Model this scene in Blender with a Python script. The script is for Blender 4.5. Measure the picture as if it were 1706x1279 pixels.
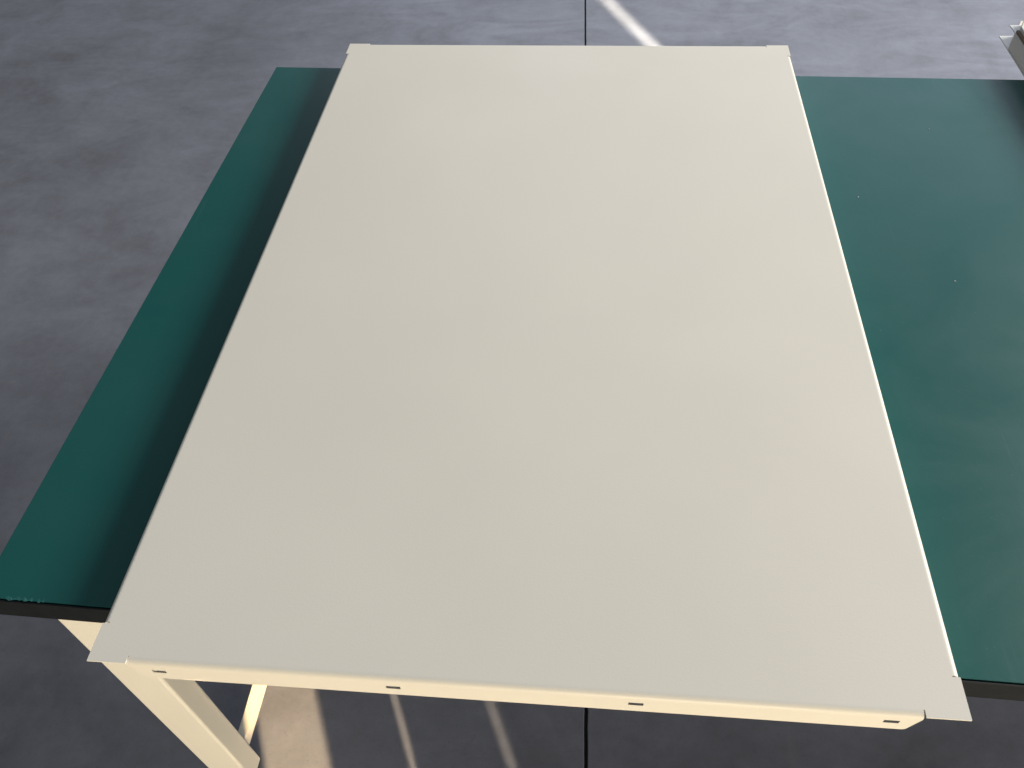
import bpy, math, random
from mathutils import Vector
random.seed(4)
R = math.radians
S = 4.0 / 3.0          # plan units below are panel-width based (0.6 -> 0.8 m); S turns them into metres
FLOOR = -0.573         # floor level; the top of the panel is z = 0
TOP = -0.0245          # top of the green mat, where the panel's flanges rest
sc = bpy.context.scene
for o in list(bpy.data.objects):
    bpy.data.objects.remove(o)
C = sc.collection

# ------------------------------------------------------------------ camera
cam_d = bpy.data.cameras.new('Camera')
cam = bpy.data.objects.new('Camera', cam_d)
C.objects.link(cam)
cam.location = (0.0398 * S, -0.2108 * S, 0.5597 * S)
cam.rotation_euler = (0.7153, 0.0376, 0.0822)
cam_d.sensor_width = 36.0
cam_d.lens = 1387.46 / 1706 * 36.0
cam_d.clip_start = 0.02
cam_d.clip_end = 200
sc.camera = cam

# ------------------------------------------------------------------ light
world = bpy.data.worlds.new('World')
sc.world = world
world.use_nodes = True
bg = world.node_tree.nodes['Background']
bg.inputs['Color'].default_value = (0.86, 0.93, 1.0, 1)
bg.inputs['Strength'].default_value = 0.20

SUN_H = Vector((-0.4179, 0.9085, 0)).normalized()

def aim(o, d):
    o.rotation_euler = Vector(d).to_track_quat('-Z', 'Y').to_euler()

def area(name, loc, target, sx, sy, power, col, spread=180):
    l = bpy.data.lights.new(name, 'AREA')
    l.shape = 'RECTANGLE'
    l.size, l.size_y = sx, sy
    l.energy = power
    l.color = col
    l.spread = R(spread)
    o = bpy.data.objects.new(name, l)
    C.objects.link(o)
    o.location = loc
    aim(o, Vector(target) - Vector(loc))
    return o

# tall hall opening to the right: the main, almost neutral light
area('side_opening_light', (6.1, 2.3, 2.75), (0, 0.6, 0), 4.6, 1.9, 790, (1.0, 0.955, 0.885))
# opening at the far end of the hall, seen as the cool sheen on the polished floor
area('far_opening_light', (3.6, 12.0, 4.4), (0.6, 1.0, 0.2), 16.0, 5.0, 520, (0.74, 0.82, 1.0))
# warm light thrown back low from the sunlit ground behind the photographer
area('warm_bounce_light', (1.0, -3.2, -0.27), (0.0, 0.2, -0.05), 2.4, 0.45, 144, (1.0, 0.85, 0.62))

def beam(name, x, y, width, y0, y1, elev, dist, irr, col=(1.0, 0.76, 0.48), spread=0.5):
    """low sun coming through a gap: x, y is a point of the shaft's axis on the floor"""
    t0 = (y0 - y) / SUN_H.y
    t1 = (y1 - y) / SUN_H.y
    mid = Vector((x, y, FLOOR)) + SUN_H * ((t0 + t1) / 2)
    d = Vector((SUN_H.x * math.cos(R(elev)), SUN_H.y * math.cos(R(elev)), -math.sin(R(elev))))
    h = abs(t1 - t0) * math.sin(R(elev))
    loc = (mid - d * dist) * S
    return area(name, loc, mid * S, width * S, h * S, irr * width * S * h * S, col, spread)

beam('sun_shaft', -0.3072, 0.095, 0.0790, -0.25, 0.78, 32, 2.2, 13.5, (1.0, 0.70, 0.38))
beam('sun_shaft', -0.157, 0.1056, 0.0065, -0.25, 0.55, 32, 1.4, 9.5, (1.0, 0.74, 0.46), 0.5)
beam('sun_shaft', -0.029, 0.1148, 0.0085, -0.25, 0.55, 32, 1.4, 6.5, (1.0, 0.76, 0.50), 0.7)
beam('sun_shaft', 0.0745, 2.2907, 0.031, 1.90, 3.0, 32, 3.0, 32.0, (1.0, 0.87, 0.66), 1.0)

sc.view_settings.view_transform = 'Standard'
sc.view_settings.look = 'None'
sc.view_settings.gamma = 1
sc.view_settings.use_curve_mapping = False
sc.view_settings.exposure = 0.0

# ------------------------------------------------------------------ materials
def new_mat(name, col, rough=0.5, spec=0.5, metal=0.0):
    m = bpy.data.materials.new(name)
    m.use_nodes = True
    b = m.node_tree.nodes['Principled BSDF']
    b.inputs['Base Color'].default_value = (*col, 1)
    b.inputs['Roughness'].default_value = rough
    b.inputs['Specular IOR Level'].default_value = spec
    b.inputs['Metallic'].default_value = metal
    return m, m.node_tree, b

def N(nt, typ, **kw):
    n = nt.nodes.new(typ)
    for k, v in kw.items():
        if k in n.inputs.keys() if hasattr(n.inputs, 'keys') else False:
            n.inputs[k].default_value = v
        else:
            setattr(n, k, v)
    return n

def ramp(nt, fac, stops):
    r = nt.nodes.new('ShaderNodeValToRGB')
    e = r.color_ramp.elements
    while len(e) < len(stops):
        e.new(0.5)
    for el, (p, c) in zip(e, stops):
        el.position = p
        el.color = (*c, 1) if len(c) == 3 else c
    nt.links.new(fac, r.inputs['Fac'])
    return r.outputs['Color']

def noise(nt, vec, scale, detail=4, rough=0.5, dist=0.0):
    n = nt.nodes.new('ShaderNodeTexNoise')
    n.inputs['Scale'].default_value = scale
    n.inputs['Detail'].default_value = detail
    n.inputs['Roughness'].default_value = rough
    n.inputs['Distortion'].default_value = dist
    nt.links.new(vec, n.inputs['Vector'])
    return n.outputs['Fac']

def coords(nt, scale=(1, 1, 1), rot=(0, 0, 0)):
    t = nt.nodes.new('ShaderNodeTexCoord')
    g = nt.nodes.new('ShaderNodeNewGeometry')
    m = nt.nodes.new('ShaderNodeMapping')
    m.inputs['Scale'].default_value = scale
    m.inputs['Rotation'].default_value = rot
    nt.links.new(g.outputs['Position'], m.inputs['Vector'])
    return m.outputs['Vector']

def bump(nt, b, height, strength, dist):
    bp = nt.nodes.new('ShaderNodeBump')
    bp.inputs['Strength'].default_value = strength
    bp.inputs['Distance'].default_value = dist
    nt.links.new(height, bp.inputs['Height'])
    nt.links.new(bp.outputs['Normal'], b.inputs['Normal'])

def mix(nt, fac, a, bcol, blend='MIX'):
    m = nt.nodes.new('ShaderNodeMix')
    m.data_type = 'RGBA'
    m.blend_type = blend
    if isinstance(fac, (int, float)):
        m.inputs[0].default_value = fac
    else:
        nt.links.new(fac, m.inputs[0])
    for i, v in ((6, a), (7, bcol)):
        if isinstance(v, tuple):
            m.inputs[i].default_value = (*v, 1)
        else:
            nt.links.new(v, m.inputs[i])
    return m.outputs[2]

# cream powder coat: faint tone drift, orange-peel relief
def powder(name, col, rough):
    m, nt, b = new_mat(name, col, rough, 0.45)
    v = coords(nt)
    drift = noise(nt, v, 2.2, 3, 0.55, 0.4)
    c2 = tuple(x * 0.955 for x in col)
    c = ramp(nt, drift, [(0.35, c2), (0.65, col)])
    speck = noise(nt, v, 900, 2, 0.6)
    c = mix(nt, 0.10, c, ramp(nt, speck, [(0.3, (0.5, 0.47, 0.4)), (0.7, (0.86, 0.83, 0.74))]))
    nt.links.new(c, b.inputs['Base Color'])
    rr = ramp(nt, noise(nt, v, 5, 5, 0.6, 0.5), [(0.3, (rough * .85,) * 3), (0.7, (rough * 1.2,) * 3)])
    nt.links.new(rr, b.inputs['Roughness'])
    bump(nt, b, noise(nt, v, 420, 2, 0.5), 0.05, 0.0012)
    return m

M_cream = powder('cream_powder_coat', (0.745, 0.708, 0.622), 0.5)
M_leg = powder('ivory_powder_coat', (0.80, 0.765, 0.67), 0.38)
M_white = powder('white_powder_coat', (0.85, 0.84, 0.80), 0.4)

# green bench mat: teal rubber with hazy wiped patches, dust and scuffs
M_green, nt, b = new_mat('green_bench_mat', (0.002, 0.078, 0.072), 0.38, 0.36)
v = coords(nt)
haze_f = ramp(nt, noise(nt, v, 3.0, 5, 0.6, 0.8), [(0.42, (0, 0, 0)), (0.75, (0.10, 0.10, 0.10))])
c = mix(nt, haze_f, (0.002, 0.078, 0.072), (0.10, 0.17, 0.16))
dust = ramp(nt, noise(nt, v, 260, 2, 0.6), [(0.70, (0, 0, 0)), (0.80, (0.25, 0.25, 0.25))])
c = mix(nt, dust, c, (0.16, 0.24, 0.23))
vs = coords(nt, (30, 1.4, 1), (0, 0, R(18)))
scr = ramp(nt, noise(nt, vs, 3.0, 3, 0.5, 0.3), [(0.69, (0, 0, 0)), (0.735, (0.07, 0.07, 0.07))])
c = mix(nt, scr, c, (0.10, 0.18, 0.17))
nt.links.new(c, b.inputs['Base Color'])
rr = ramp(nt, noise(nt, v, 4.5, 5, 0.65, 1.0), [(0.3, (0.34,) * 3), (0.7, (0.48,) * 3)])
nt.links.new(rr, b.inputs['Roughness'])
bump(nt, b, noise(nt, v, 160, 3, 0.6), 0.06, 0.001)

M_black, nt, b = new_mat('black_edge_rubber', (0.018, 0.019, 0.019), 0.6, 0.25)
v = coords(nt)
nt.links.new(ramp(nt, noise(nt, v, 60, 4, 0.6), [(0.3, (0.003, 0.0042, 0.005)), (0.75, (0.007, 0.009, 0.0105))]), b.inputs['Base Color'])
bump(nt, b, noise(nt, v, 140, 3, 0.6), 0.15, 0.001)

# polished power-trowelled concrete
M_floor, nt, b = new_mat('polished_concrete', (0.13, 0.128, 0.13), 0.3, 0.5)
v = coords(nt)
vst = coords(nt, (0.75, 1.9, 1), (0, 0, R(-14)))
big = noise(nt, v, 1.9, 5, 0.55, 1.2)
swirl = noise(nt, vst, 3.4, 7, 0.62, 1.6)
fine = noise(nt, v, 38, 5, 0.65)
blot = noise(nt, v, 4.6, 5, 0.6, 0.9)
c = ramp(nt, big, [(0.34, (0.109, 0.114, 0.137)), (0.66, (0.202, 0.214, 0.258))])
c = mix(nt, 0.36, c, ramp(nt, swirl, [(0.33, (0.102, 0.104, 0.118)), (0.5, (0.157, 0.166, 0.197)), (0.68, (0.217, 0.231, 0.282))]))
c = mix(nt, 0.34, c, ramp(nt, blot, [(0.36, (0.100, 0.101, 0.114)), (0.5, (0.161, 0.168, 0.200)), (0.66, (0.219, 0.232, 0.277))]))
c = mix(nt, 0.18, c, ramp(nt, fine, [(0.3, (0.098, 0.101, 0.114)), (0.7, (0.239, 0.246, 0.277))]))
grit = ramp(nt, noise(nt, v, 210, 3, 0.7), [(0.30, (0.22, 0.22, 0.22)), (0.42, (0, 0, 0))])
c = mix(nt, grit, c, (0.055, 0.054, 0.056))
lite = ramp(nt, noise(nt, v, 130, 3, 0.7), [(0.66, (0, 0, 0)), (0.76, (0.18, 0.18, 0.18))])
c = mix(nt, lite, c, (0.30, 0.30, 0.31))
vsc = coords(nt, (14, 0.7, 1), (0, 0, R(-31)))
scr = ramp(nt, noise(nt, vsc, 2.0, 3, 0.5, 0.6), [(0.715, (0, 0, 0)), (0.75, (0.10, 0.10, 0.10))])
c = mix(nt, scr, c, (0.24, 0.24, 0.24))
nt.links.new(c, b.inputs['Base Color'])
rr = ramp(nt, swirl, [(0.30, (0.52,) * 3), (0.55, (0.42,) * 3), (0.75, (0.36,) * 3)])
nt.links.new(rr, b.inputs['Roughness'])
bump(nt, b, swirl, 0.05, 0.008)

M_joint, _, _ = new_mat('joint_filler', (0.014, 0.015, 0.015), 0.8, 0.2)
M_brown, nt, b = new_mat('brown_slot_shade', (0.24, 0.13, 0.06), 0.6, 0.3)  # brown tone carries the shade inside the tray slot
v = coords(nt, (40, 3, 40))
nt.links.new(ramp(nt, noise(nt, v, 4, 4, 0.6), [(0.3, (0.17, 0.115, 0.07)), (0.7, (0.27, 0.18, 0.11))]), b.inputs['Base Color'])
M_fleck, _, _ = new_mat('pale_flake', (0.7, 0.68, 0.66), 0.5)
M_scrap, _, _ = new_mat('peeled_mat', (0.012, 0.10, 0.09), 0.4)

# ------------------------------------------------------------------ helpers
def link(name, me, m, parent=None):
    o = bpy.data.objects.new(name, me)
    C.objects.link(o)
    if m:
        me.materials.append(m)
    if parent:
        o.parent = parent
    return o

def mesh(name, verts, faces):
    me = bpy.data.meshes.new(name)
    me.from_pydata([(x * S, y * S, z * S) for x, y, z in verts], [], faces)
    me.update()
    return me

def empty(name, loc, rz=0.0):
    o = bpy.data.objects.new(name, None)
    o.empty_display_size = 0.05
    C.objects.link(o)
    o.location = Vector(loc) * S
    o.rotation_euler = (0, 0, rz)
    return o

def tag(o, label=None, cat=None, group=None, kind=None):
    if label: o['label'] = label
    if cat: o['category'] = cat
    if group: o['group'] = group
    if kind: o['kind'] = kind
    return o

def bevel(o, w, seg=2):
    md = o.modifiers.new('bevel', 'BEVEL')
    md.width = w * S
    md.segments = seg
    md.limit_method = 'ANGLE'
    md.angle_limit = R(40)
    md.harden_normals = True
    for p in o.data.polygons:
        p.use_smooth = True
    return o

def box(name, lo, hi, m, parent=None, bw=0.0, seg=2):
    (x0, y0, z0), (x1, y1, z1) = lo, hi
    v = [(x0, y0, z0), (x1, y0, z0), (x1, y1, z0), (x0, y1, z0), (x0, y0, z1), (x1, y0, z1), (x1, y1, z1), (x0, y1, z1)]
    f = [(0, 3, 2, 1), (4, 5, 6, 7), (0, 1, 5, 4), (1, 2, 6, 5), (2, 3, 7, 6), (3, 0, 4, 7)]
    o = link(name, mesh(name, v, f), m, parent)
    if bw:
        bevel(o, bw, seg)
    return o

def prism(name, pts, z0, z1, m, parent=None):
    n = len(pts)
    v = [(x, y, z0) for x, y in pts] + [(x, y, z1) for x, y in pts]
    f = [tuple(reversed(range(n))), tuple(range(n, 2 * n))]
    f += [(i, (i + 1) % n, n + (i + 1) % n, n + i) for i in range(n)]
    return link(name, mesh(name, v, f), m, parent)

# ------------------------------------------------------------------ setting: floor slabs with a saw-cut joint
jx = lambda y: 0.0650 + (0.0104 - 0.0650) / (2.2907 - 0.1215) * (y - 0.1215)
JW = 0.0020
def slab(side):
    ys = (-9.0, 14.0)
    rnd = random.Random(7 + side)
    yy = [ys[0]] + [-0.4 + 0.022 * k for k in range(170)] + [ys[1]]
    a = [(jx(y) + side * (JW + rnd.choice((0, 0, 0, .0002, .0005, .0003, .0009)) * rnd.random()), y) for y in yy]
    far = side * 14.0
    pts = [(far, ys[0]), (far, ys[1])] + a[::-1]
    if side < 0:
        pts = pts[::-1]
    o = prism('floor_slab', pts, FLOOR - 0.06, FLOOR, M_floor)
    tag(o, kind='structure')
    return bevel(o, 0.0012, 2)
slab(-1)
slab(1)
jf = prism('floor_joint', [(jx(-9) - 0.004, -9), (jx(-9) + 0.004, -9), (jx(14) + 0.004, 14), (jx(14) - 0.004, 14)], FLOOR - 0.05, FLOOR - 0.004, M_joint)
tag(jf, kind='structure')

# ------------------------------------------------------------------ workbench
bench = empty('workbench', (0, 0, FLOOR), -0.0207)
tag(bench, 'long workbench with green mat top, black edge and cream steel legs', 'workbench')
X0, X1, Y0, Y1 = -0.4246, 1.95, 0.0433, 0.8628
Z = lambda z: z - FLOOR                       # bench parts are measured up from the floor
BOT = -0.0492
box('board', (X0 + .0004, Y0 + .0004, Z(BOT)), (X1 - .0004, Y1 - .0004, Z(TOP - .0023)), M_black, bench, 0.0012)
mat = box('mat', (X0 - .0004, Y0 + .0014, Z(TOP - .0022)), (X1 - .0014, Y1 - .0003, Z(TOP)), M_green, bench, 0.0004)
for lo, hi in (((X0, Y0 - .0010, Z(BOT - .0004)), (X1, Y0 + .0003, Z(TOP - .0003))),
               ((X0 - .0002, Y0 + .0006, Z(BOT - .0004)), (X0 + .0003, Y1, Z(TOP - .0030))),
               ((X1 - .0003, Y0 - .0006, Z(BOT - .0004)), (X1 + .0010, Y1, Z(TOP - .0003)))):
    box('edge_band', lo, hi, M_black, bench, 0.0003)
# peeled slivers of mat along the front left edge
for px, w, h in ((-0.402, .013, .0006), (-0.388, .009, .0008), (-0.3755, .006, .0004)):
    n = 7
    vs, fs = [], []
    for i in range(n):
        t = i / (n - 1)
        x = px + w * t
        lift = h * (0.4 + 0.9 * abs(math.sin(t * 7 + px * 60))) * math.sin(math.pi * (0.08 + 0.84 * t))
        vs += [(x, Y0 + .0030 + .0012 * math.sin(t * 9), Z(TOP) + .0001), (x, Y0 + .0008 + .0008 * math.cos(t * 8), Z(TOP) + lift), (x + .0006, Y0 + .0017, Z(TOP) + lift * .5)]
    for i in range(n - 1):
        a = 3 * i
        fs += [(a, a + 1, a + 4, a + 3), (a + 1, a + 2, a + 5, a + 4), (a + 2, a, a + 3, a + 5)]
    link('peeled_edge', mesh('peeled_edge', vs, fs), M_scrap, mat)

LX0, LX1, LY0, LY1 = -0.4098, -0.3596, 0.0660, 0.0955
RX0, RX1 = 1.885, 1.935
BY0, BY1 = 0.800, 0.8295
for xa, xb in ((LX0, LX1), (RX0, RX1)):
    for ya, yb in ((LY0, LY1), (BY0, BY1)):
        lg = box('leg', (xa, ya, 0.004), (xb, yb, Z(BOT) - .0005), M_leg, bench, 0.0035, 3)
        box('foot_plate', (xa + .002, ya + .002, 0.0), (xb - .002, yb - .002, 0.0039), M_black, lg)
# low side rails and upper aprons (set back behind the legs, so they stay dark under the top)
box('side_rail', (-0.3742, LY1 + .0002, Z(-.521)), (-0.3618, BY0 - .0002, Z(-.5)), M_leg, bench, 0.0012)
box('side_rail', (RX0 + .002, LY1 + .0002, Z(-.521)), (RX0 + .0144, BY0 - .0002, Z(-.5)), M_leg, bench, 0.0012)
box('apron', (LX1 + .0003, BY0 + .004, Z(BOT) - .045), (RX0 - .0003, BY1 - .004, Z(BOT) - .0006), M_leg, bench, 0.0012)
box('apron', (LX0 + .006, LY1 + .0003, Z(BOT) - .045), (LX1 - .006, BY0 - .0003, Z(BOT) - .0006), M_leg, bench, 0.0012)
box('apron', (RX0 + .006, LY1 + .0003, Z(BOT) - .045), (RX1 - .006, BY0 - .0003, Z(BOT) - .0006), M_leg, bench, 0.0012)

# ------------------------------------------------------------------ folded shelf panel
RAD = 0.0040
LEAD = 0.0012
def flange_mesh(length, h, slots, end_cut=0.0050):
    """outer skin of one folded edge: u along the edge (centred), n outward, z down from the bend"""
    rows = []                                     # (n, z)
    k = 7
    rows.append((-RAD - LEAD, 0.0))
    for i in range(k):
        a = math.pi / 2 * i / (k - 1)
        rows.append((-RAD + RAD * math.sin(a), -RAD + RAD * math.cos(a)))
    zs = [-0.0050, -0.0092, -0.0136, -h + .0028, -h + .0010, -h]
    rows += [(0.0, z) for z in zs]
    half = length / 2
    us = [-half]
    for s in slots:
        us += [s - .0051, s + .0051]
    us.append(half)
    def inset(z):
        if z > -0.0050: return 0.0
        t = min(1.0, (-0.0050 - z) / (h - .0028 - .0050))
        e = end_cut * t
        if z <= -h + .0011: e += .0008
        if z <= -h + .00005: e += .0018
        return e
    vs = []
    for n, z in rows:
        for j, u in enumerate(us):
            if j == 0: u += inset(z)
            if j == len(us) - 1: u -= inset(z)
            vs.append((u, n, z))
    m = len(us)
    r0 = k + 2                                    # the row band that holds the slots
    fs, sm = [], []
    for i in range(len(rows) - 1):
        for j in range(m - 1):
            if i == r0 and j % 2 == 1:
                continue
            fs.append((i * m + j, (i + 1) * m + j, (i + 1) * m + j + 1, i * m + j + 1))
            sm.append(i <= k)
    return vs, fs, sm

def panel(name, x0, x1, y0, y1, ztop, h, m, slot_frac=(-.955, -.312, .324, .962), tab=0.0284, drop=0.0):
    cxp, cyp = (x0 + x1) / 2, (y0 + y1) / 2
    root = empty(name, (cxp, cyp, ztop - h))
    hx, hy = (x1 - x0) / 2, (y1 - y0) / 2
    g, t = RAD + LEAD, tab
    # top sheet: full to the corner tabs, cut back to the bend line between them
    def corner(sx, sy):
        return [(sx * (hx - t), sy * (hy - g)), (sx * (hx - t), sy * hy), (sx * hx, sy * hy), (sx * hx, sy * (hy - t)), (sx * (hx - g), sy * (hy - t))]
    pts = corner(-1, -1)[::-1] + corner(1, -1) + corner(1, 1)[::-1] + corner(-1, 1)
    prism('top_sheet', pts, h - .0012, h, m, root)
    for axis, sgn in (('y', -1), ('x', 1), ('y', 1), ('x', -1)):
        length = 2 * ((hx if axis == 'y' else hy) - t - .0009)
        sl = [f * (length / 2 - .008) for f in slot_frac]
        if sgn > 0:
            sl = sorted(-s for s in sl)
        vs, fs, sm = flange_mesh(length, h, sl)
        out = []
        for u, n, z in vs:
            if axis == 'y' and sgn < 0: p = (u, -(hy) - n, z + h)
            elif axis == 'y': p = (-u, hy + n, z + h)
            elif sgn > 0: p = (hx + n, u, z + h)
            else: p = (-hx - n, -u, z + h)
            out.append(p)
        o = link('flange', mesh('flange', out, fs), m, root)
        for p, s in zip(o.data.polygons, sm):
            p.use_smooth = True
        md = o.modifiers.new('sheet', 'SOLIDIFY')
        md.thickness = .0012 * S
        md.offset = -1
        es = o.modifiers.new('crease', 'EDGE_SPLIT')
        es.split_angle = R(38)
    return root

main = panel('shelf_panel', -0.3, 0.3, 0.0, 0.8913, 0.0, 0.0240, M_cream)
tag(main, 'large cream folded steel shelf panel lying across the green bench', 'shelf panel')

# ------------------------------------------------------------------ stack of panels at the right end of the bench
SX, EX, FY = 0.6025, 1.10, 0.12
for i, (z0, by, cut_x, cut_y, bx, lab) in enumerate((
        (TOP + .0001, 0.9665, 0.0185, 0.0375, SX + .0006, 'lower steel tray of the stack at the right edge, resting on the green mat'),
        (TOP + .0236, 0.9496, 0.0103, 0.0220, SX + .0046, 'upper steel tray of the stack at the right edge, brown strip for the shaded slot along it'))):
    r = empty('steel_tray', ((SX + EX) / 2, (FY + by) / 2, z0))
    ox, oy = (SX + EX) / 2, (FY + by) / 2
    tag(r, lab, 'steel tray', 'steel trays stacked at the right edge')
    lip = prism('base_plate', [(SX - ox, FY - oy), (EX - ox, FY - oy), (EX - ox, by - oy), (SX - ox, by - oy)], 0, .0012, M_white, r)
    lip['label'] = 'white corner of the tray base showing past its mitred side'
    xs, ys = bx - ox, by - oy
    body = prism('body', [(xs, FY - oy + .002), (EX - ox - .002, FY - oy + .002), (EX - ox - .002, ys - .0006), (xs + cut_x, ys - .0006), (xs, ys - cut_y)],
                 .0013, (.0232 if i == 0 else .0095), M_cream, r)
    bevel(body, .0012, 2)
st = box('slot_shade_strip', (SX + .0008, 0.20, TOP + 0.0250), (SX + .0044, 0.9285, TOP + 0.0285), M_brown, None, .0008)  # added strip, its brown stands for the shaded slot between the trays
tag(st, 'thin brown strip standing for the shaded slot of the upper steel tray at the right edge', 'slot shade strip')

# ------------------------------------------------------------------ small flakes on the mat
def fleck(x, y, r, label, seed):
    rnd = random.Random(seed)
    n = 6
    ring = [(r * rnd.uniform(.6, 1.3) * math.cos(6.283 * i / n), r * rnd.uniform(.5, 1.0) * math.sin(6.283 * i / n)) for i in range(n)]
    vs = [(a, b_, .0001) for a, b_ in ring] + [(a * .6, b_ * .6, r * .5) for a, b_ in ring]
    fs = [tuple(range(n - 1, -1, -1)), tuple(range(n, 2 * n))] + [(i, (i + 1) % n, n + (i + 1) % n, n + i) for i in range(n)]
    o = link('paint_flake', mesh('paint_flake', vs, fs), M_fleck)
    o.location = Vector((x, y, TOP)) * S
    tag(o, label, 'flake', 'pale flakes on the green mat')
kk = (0.5597 - TOP) / (0.5597 + .035)
pos = lambda x, y: (0.0398 + (x - .0398) * kk, -0.2108 + (y + .2108) * kk)
fleck(*pos(.4606, .7478), .0010, 'tiny pale flake on the green mat near the bench back edge', 1)
fleck(*pos(.4197, .4652), .0009, 'tiny pale flake on the green mat halfway along, nearest the camera', 2)
fleck(*pos(.3487, .6053), .0011, 'tiny pale flake on the green mat close beside the shelf panel', 3)
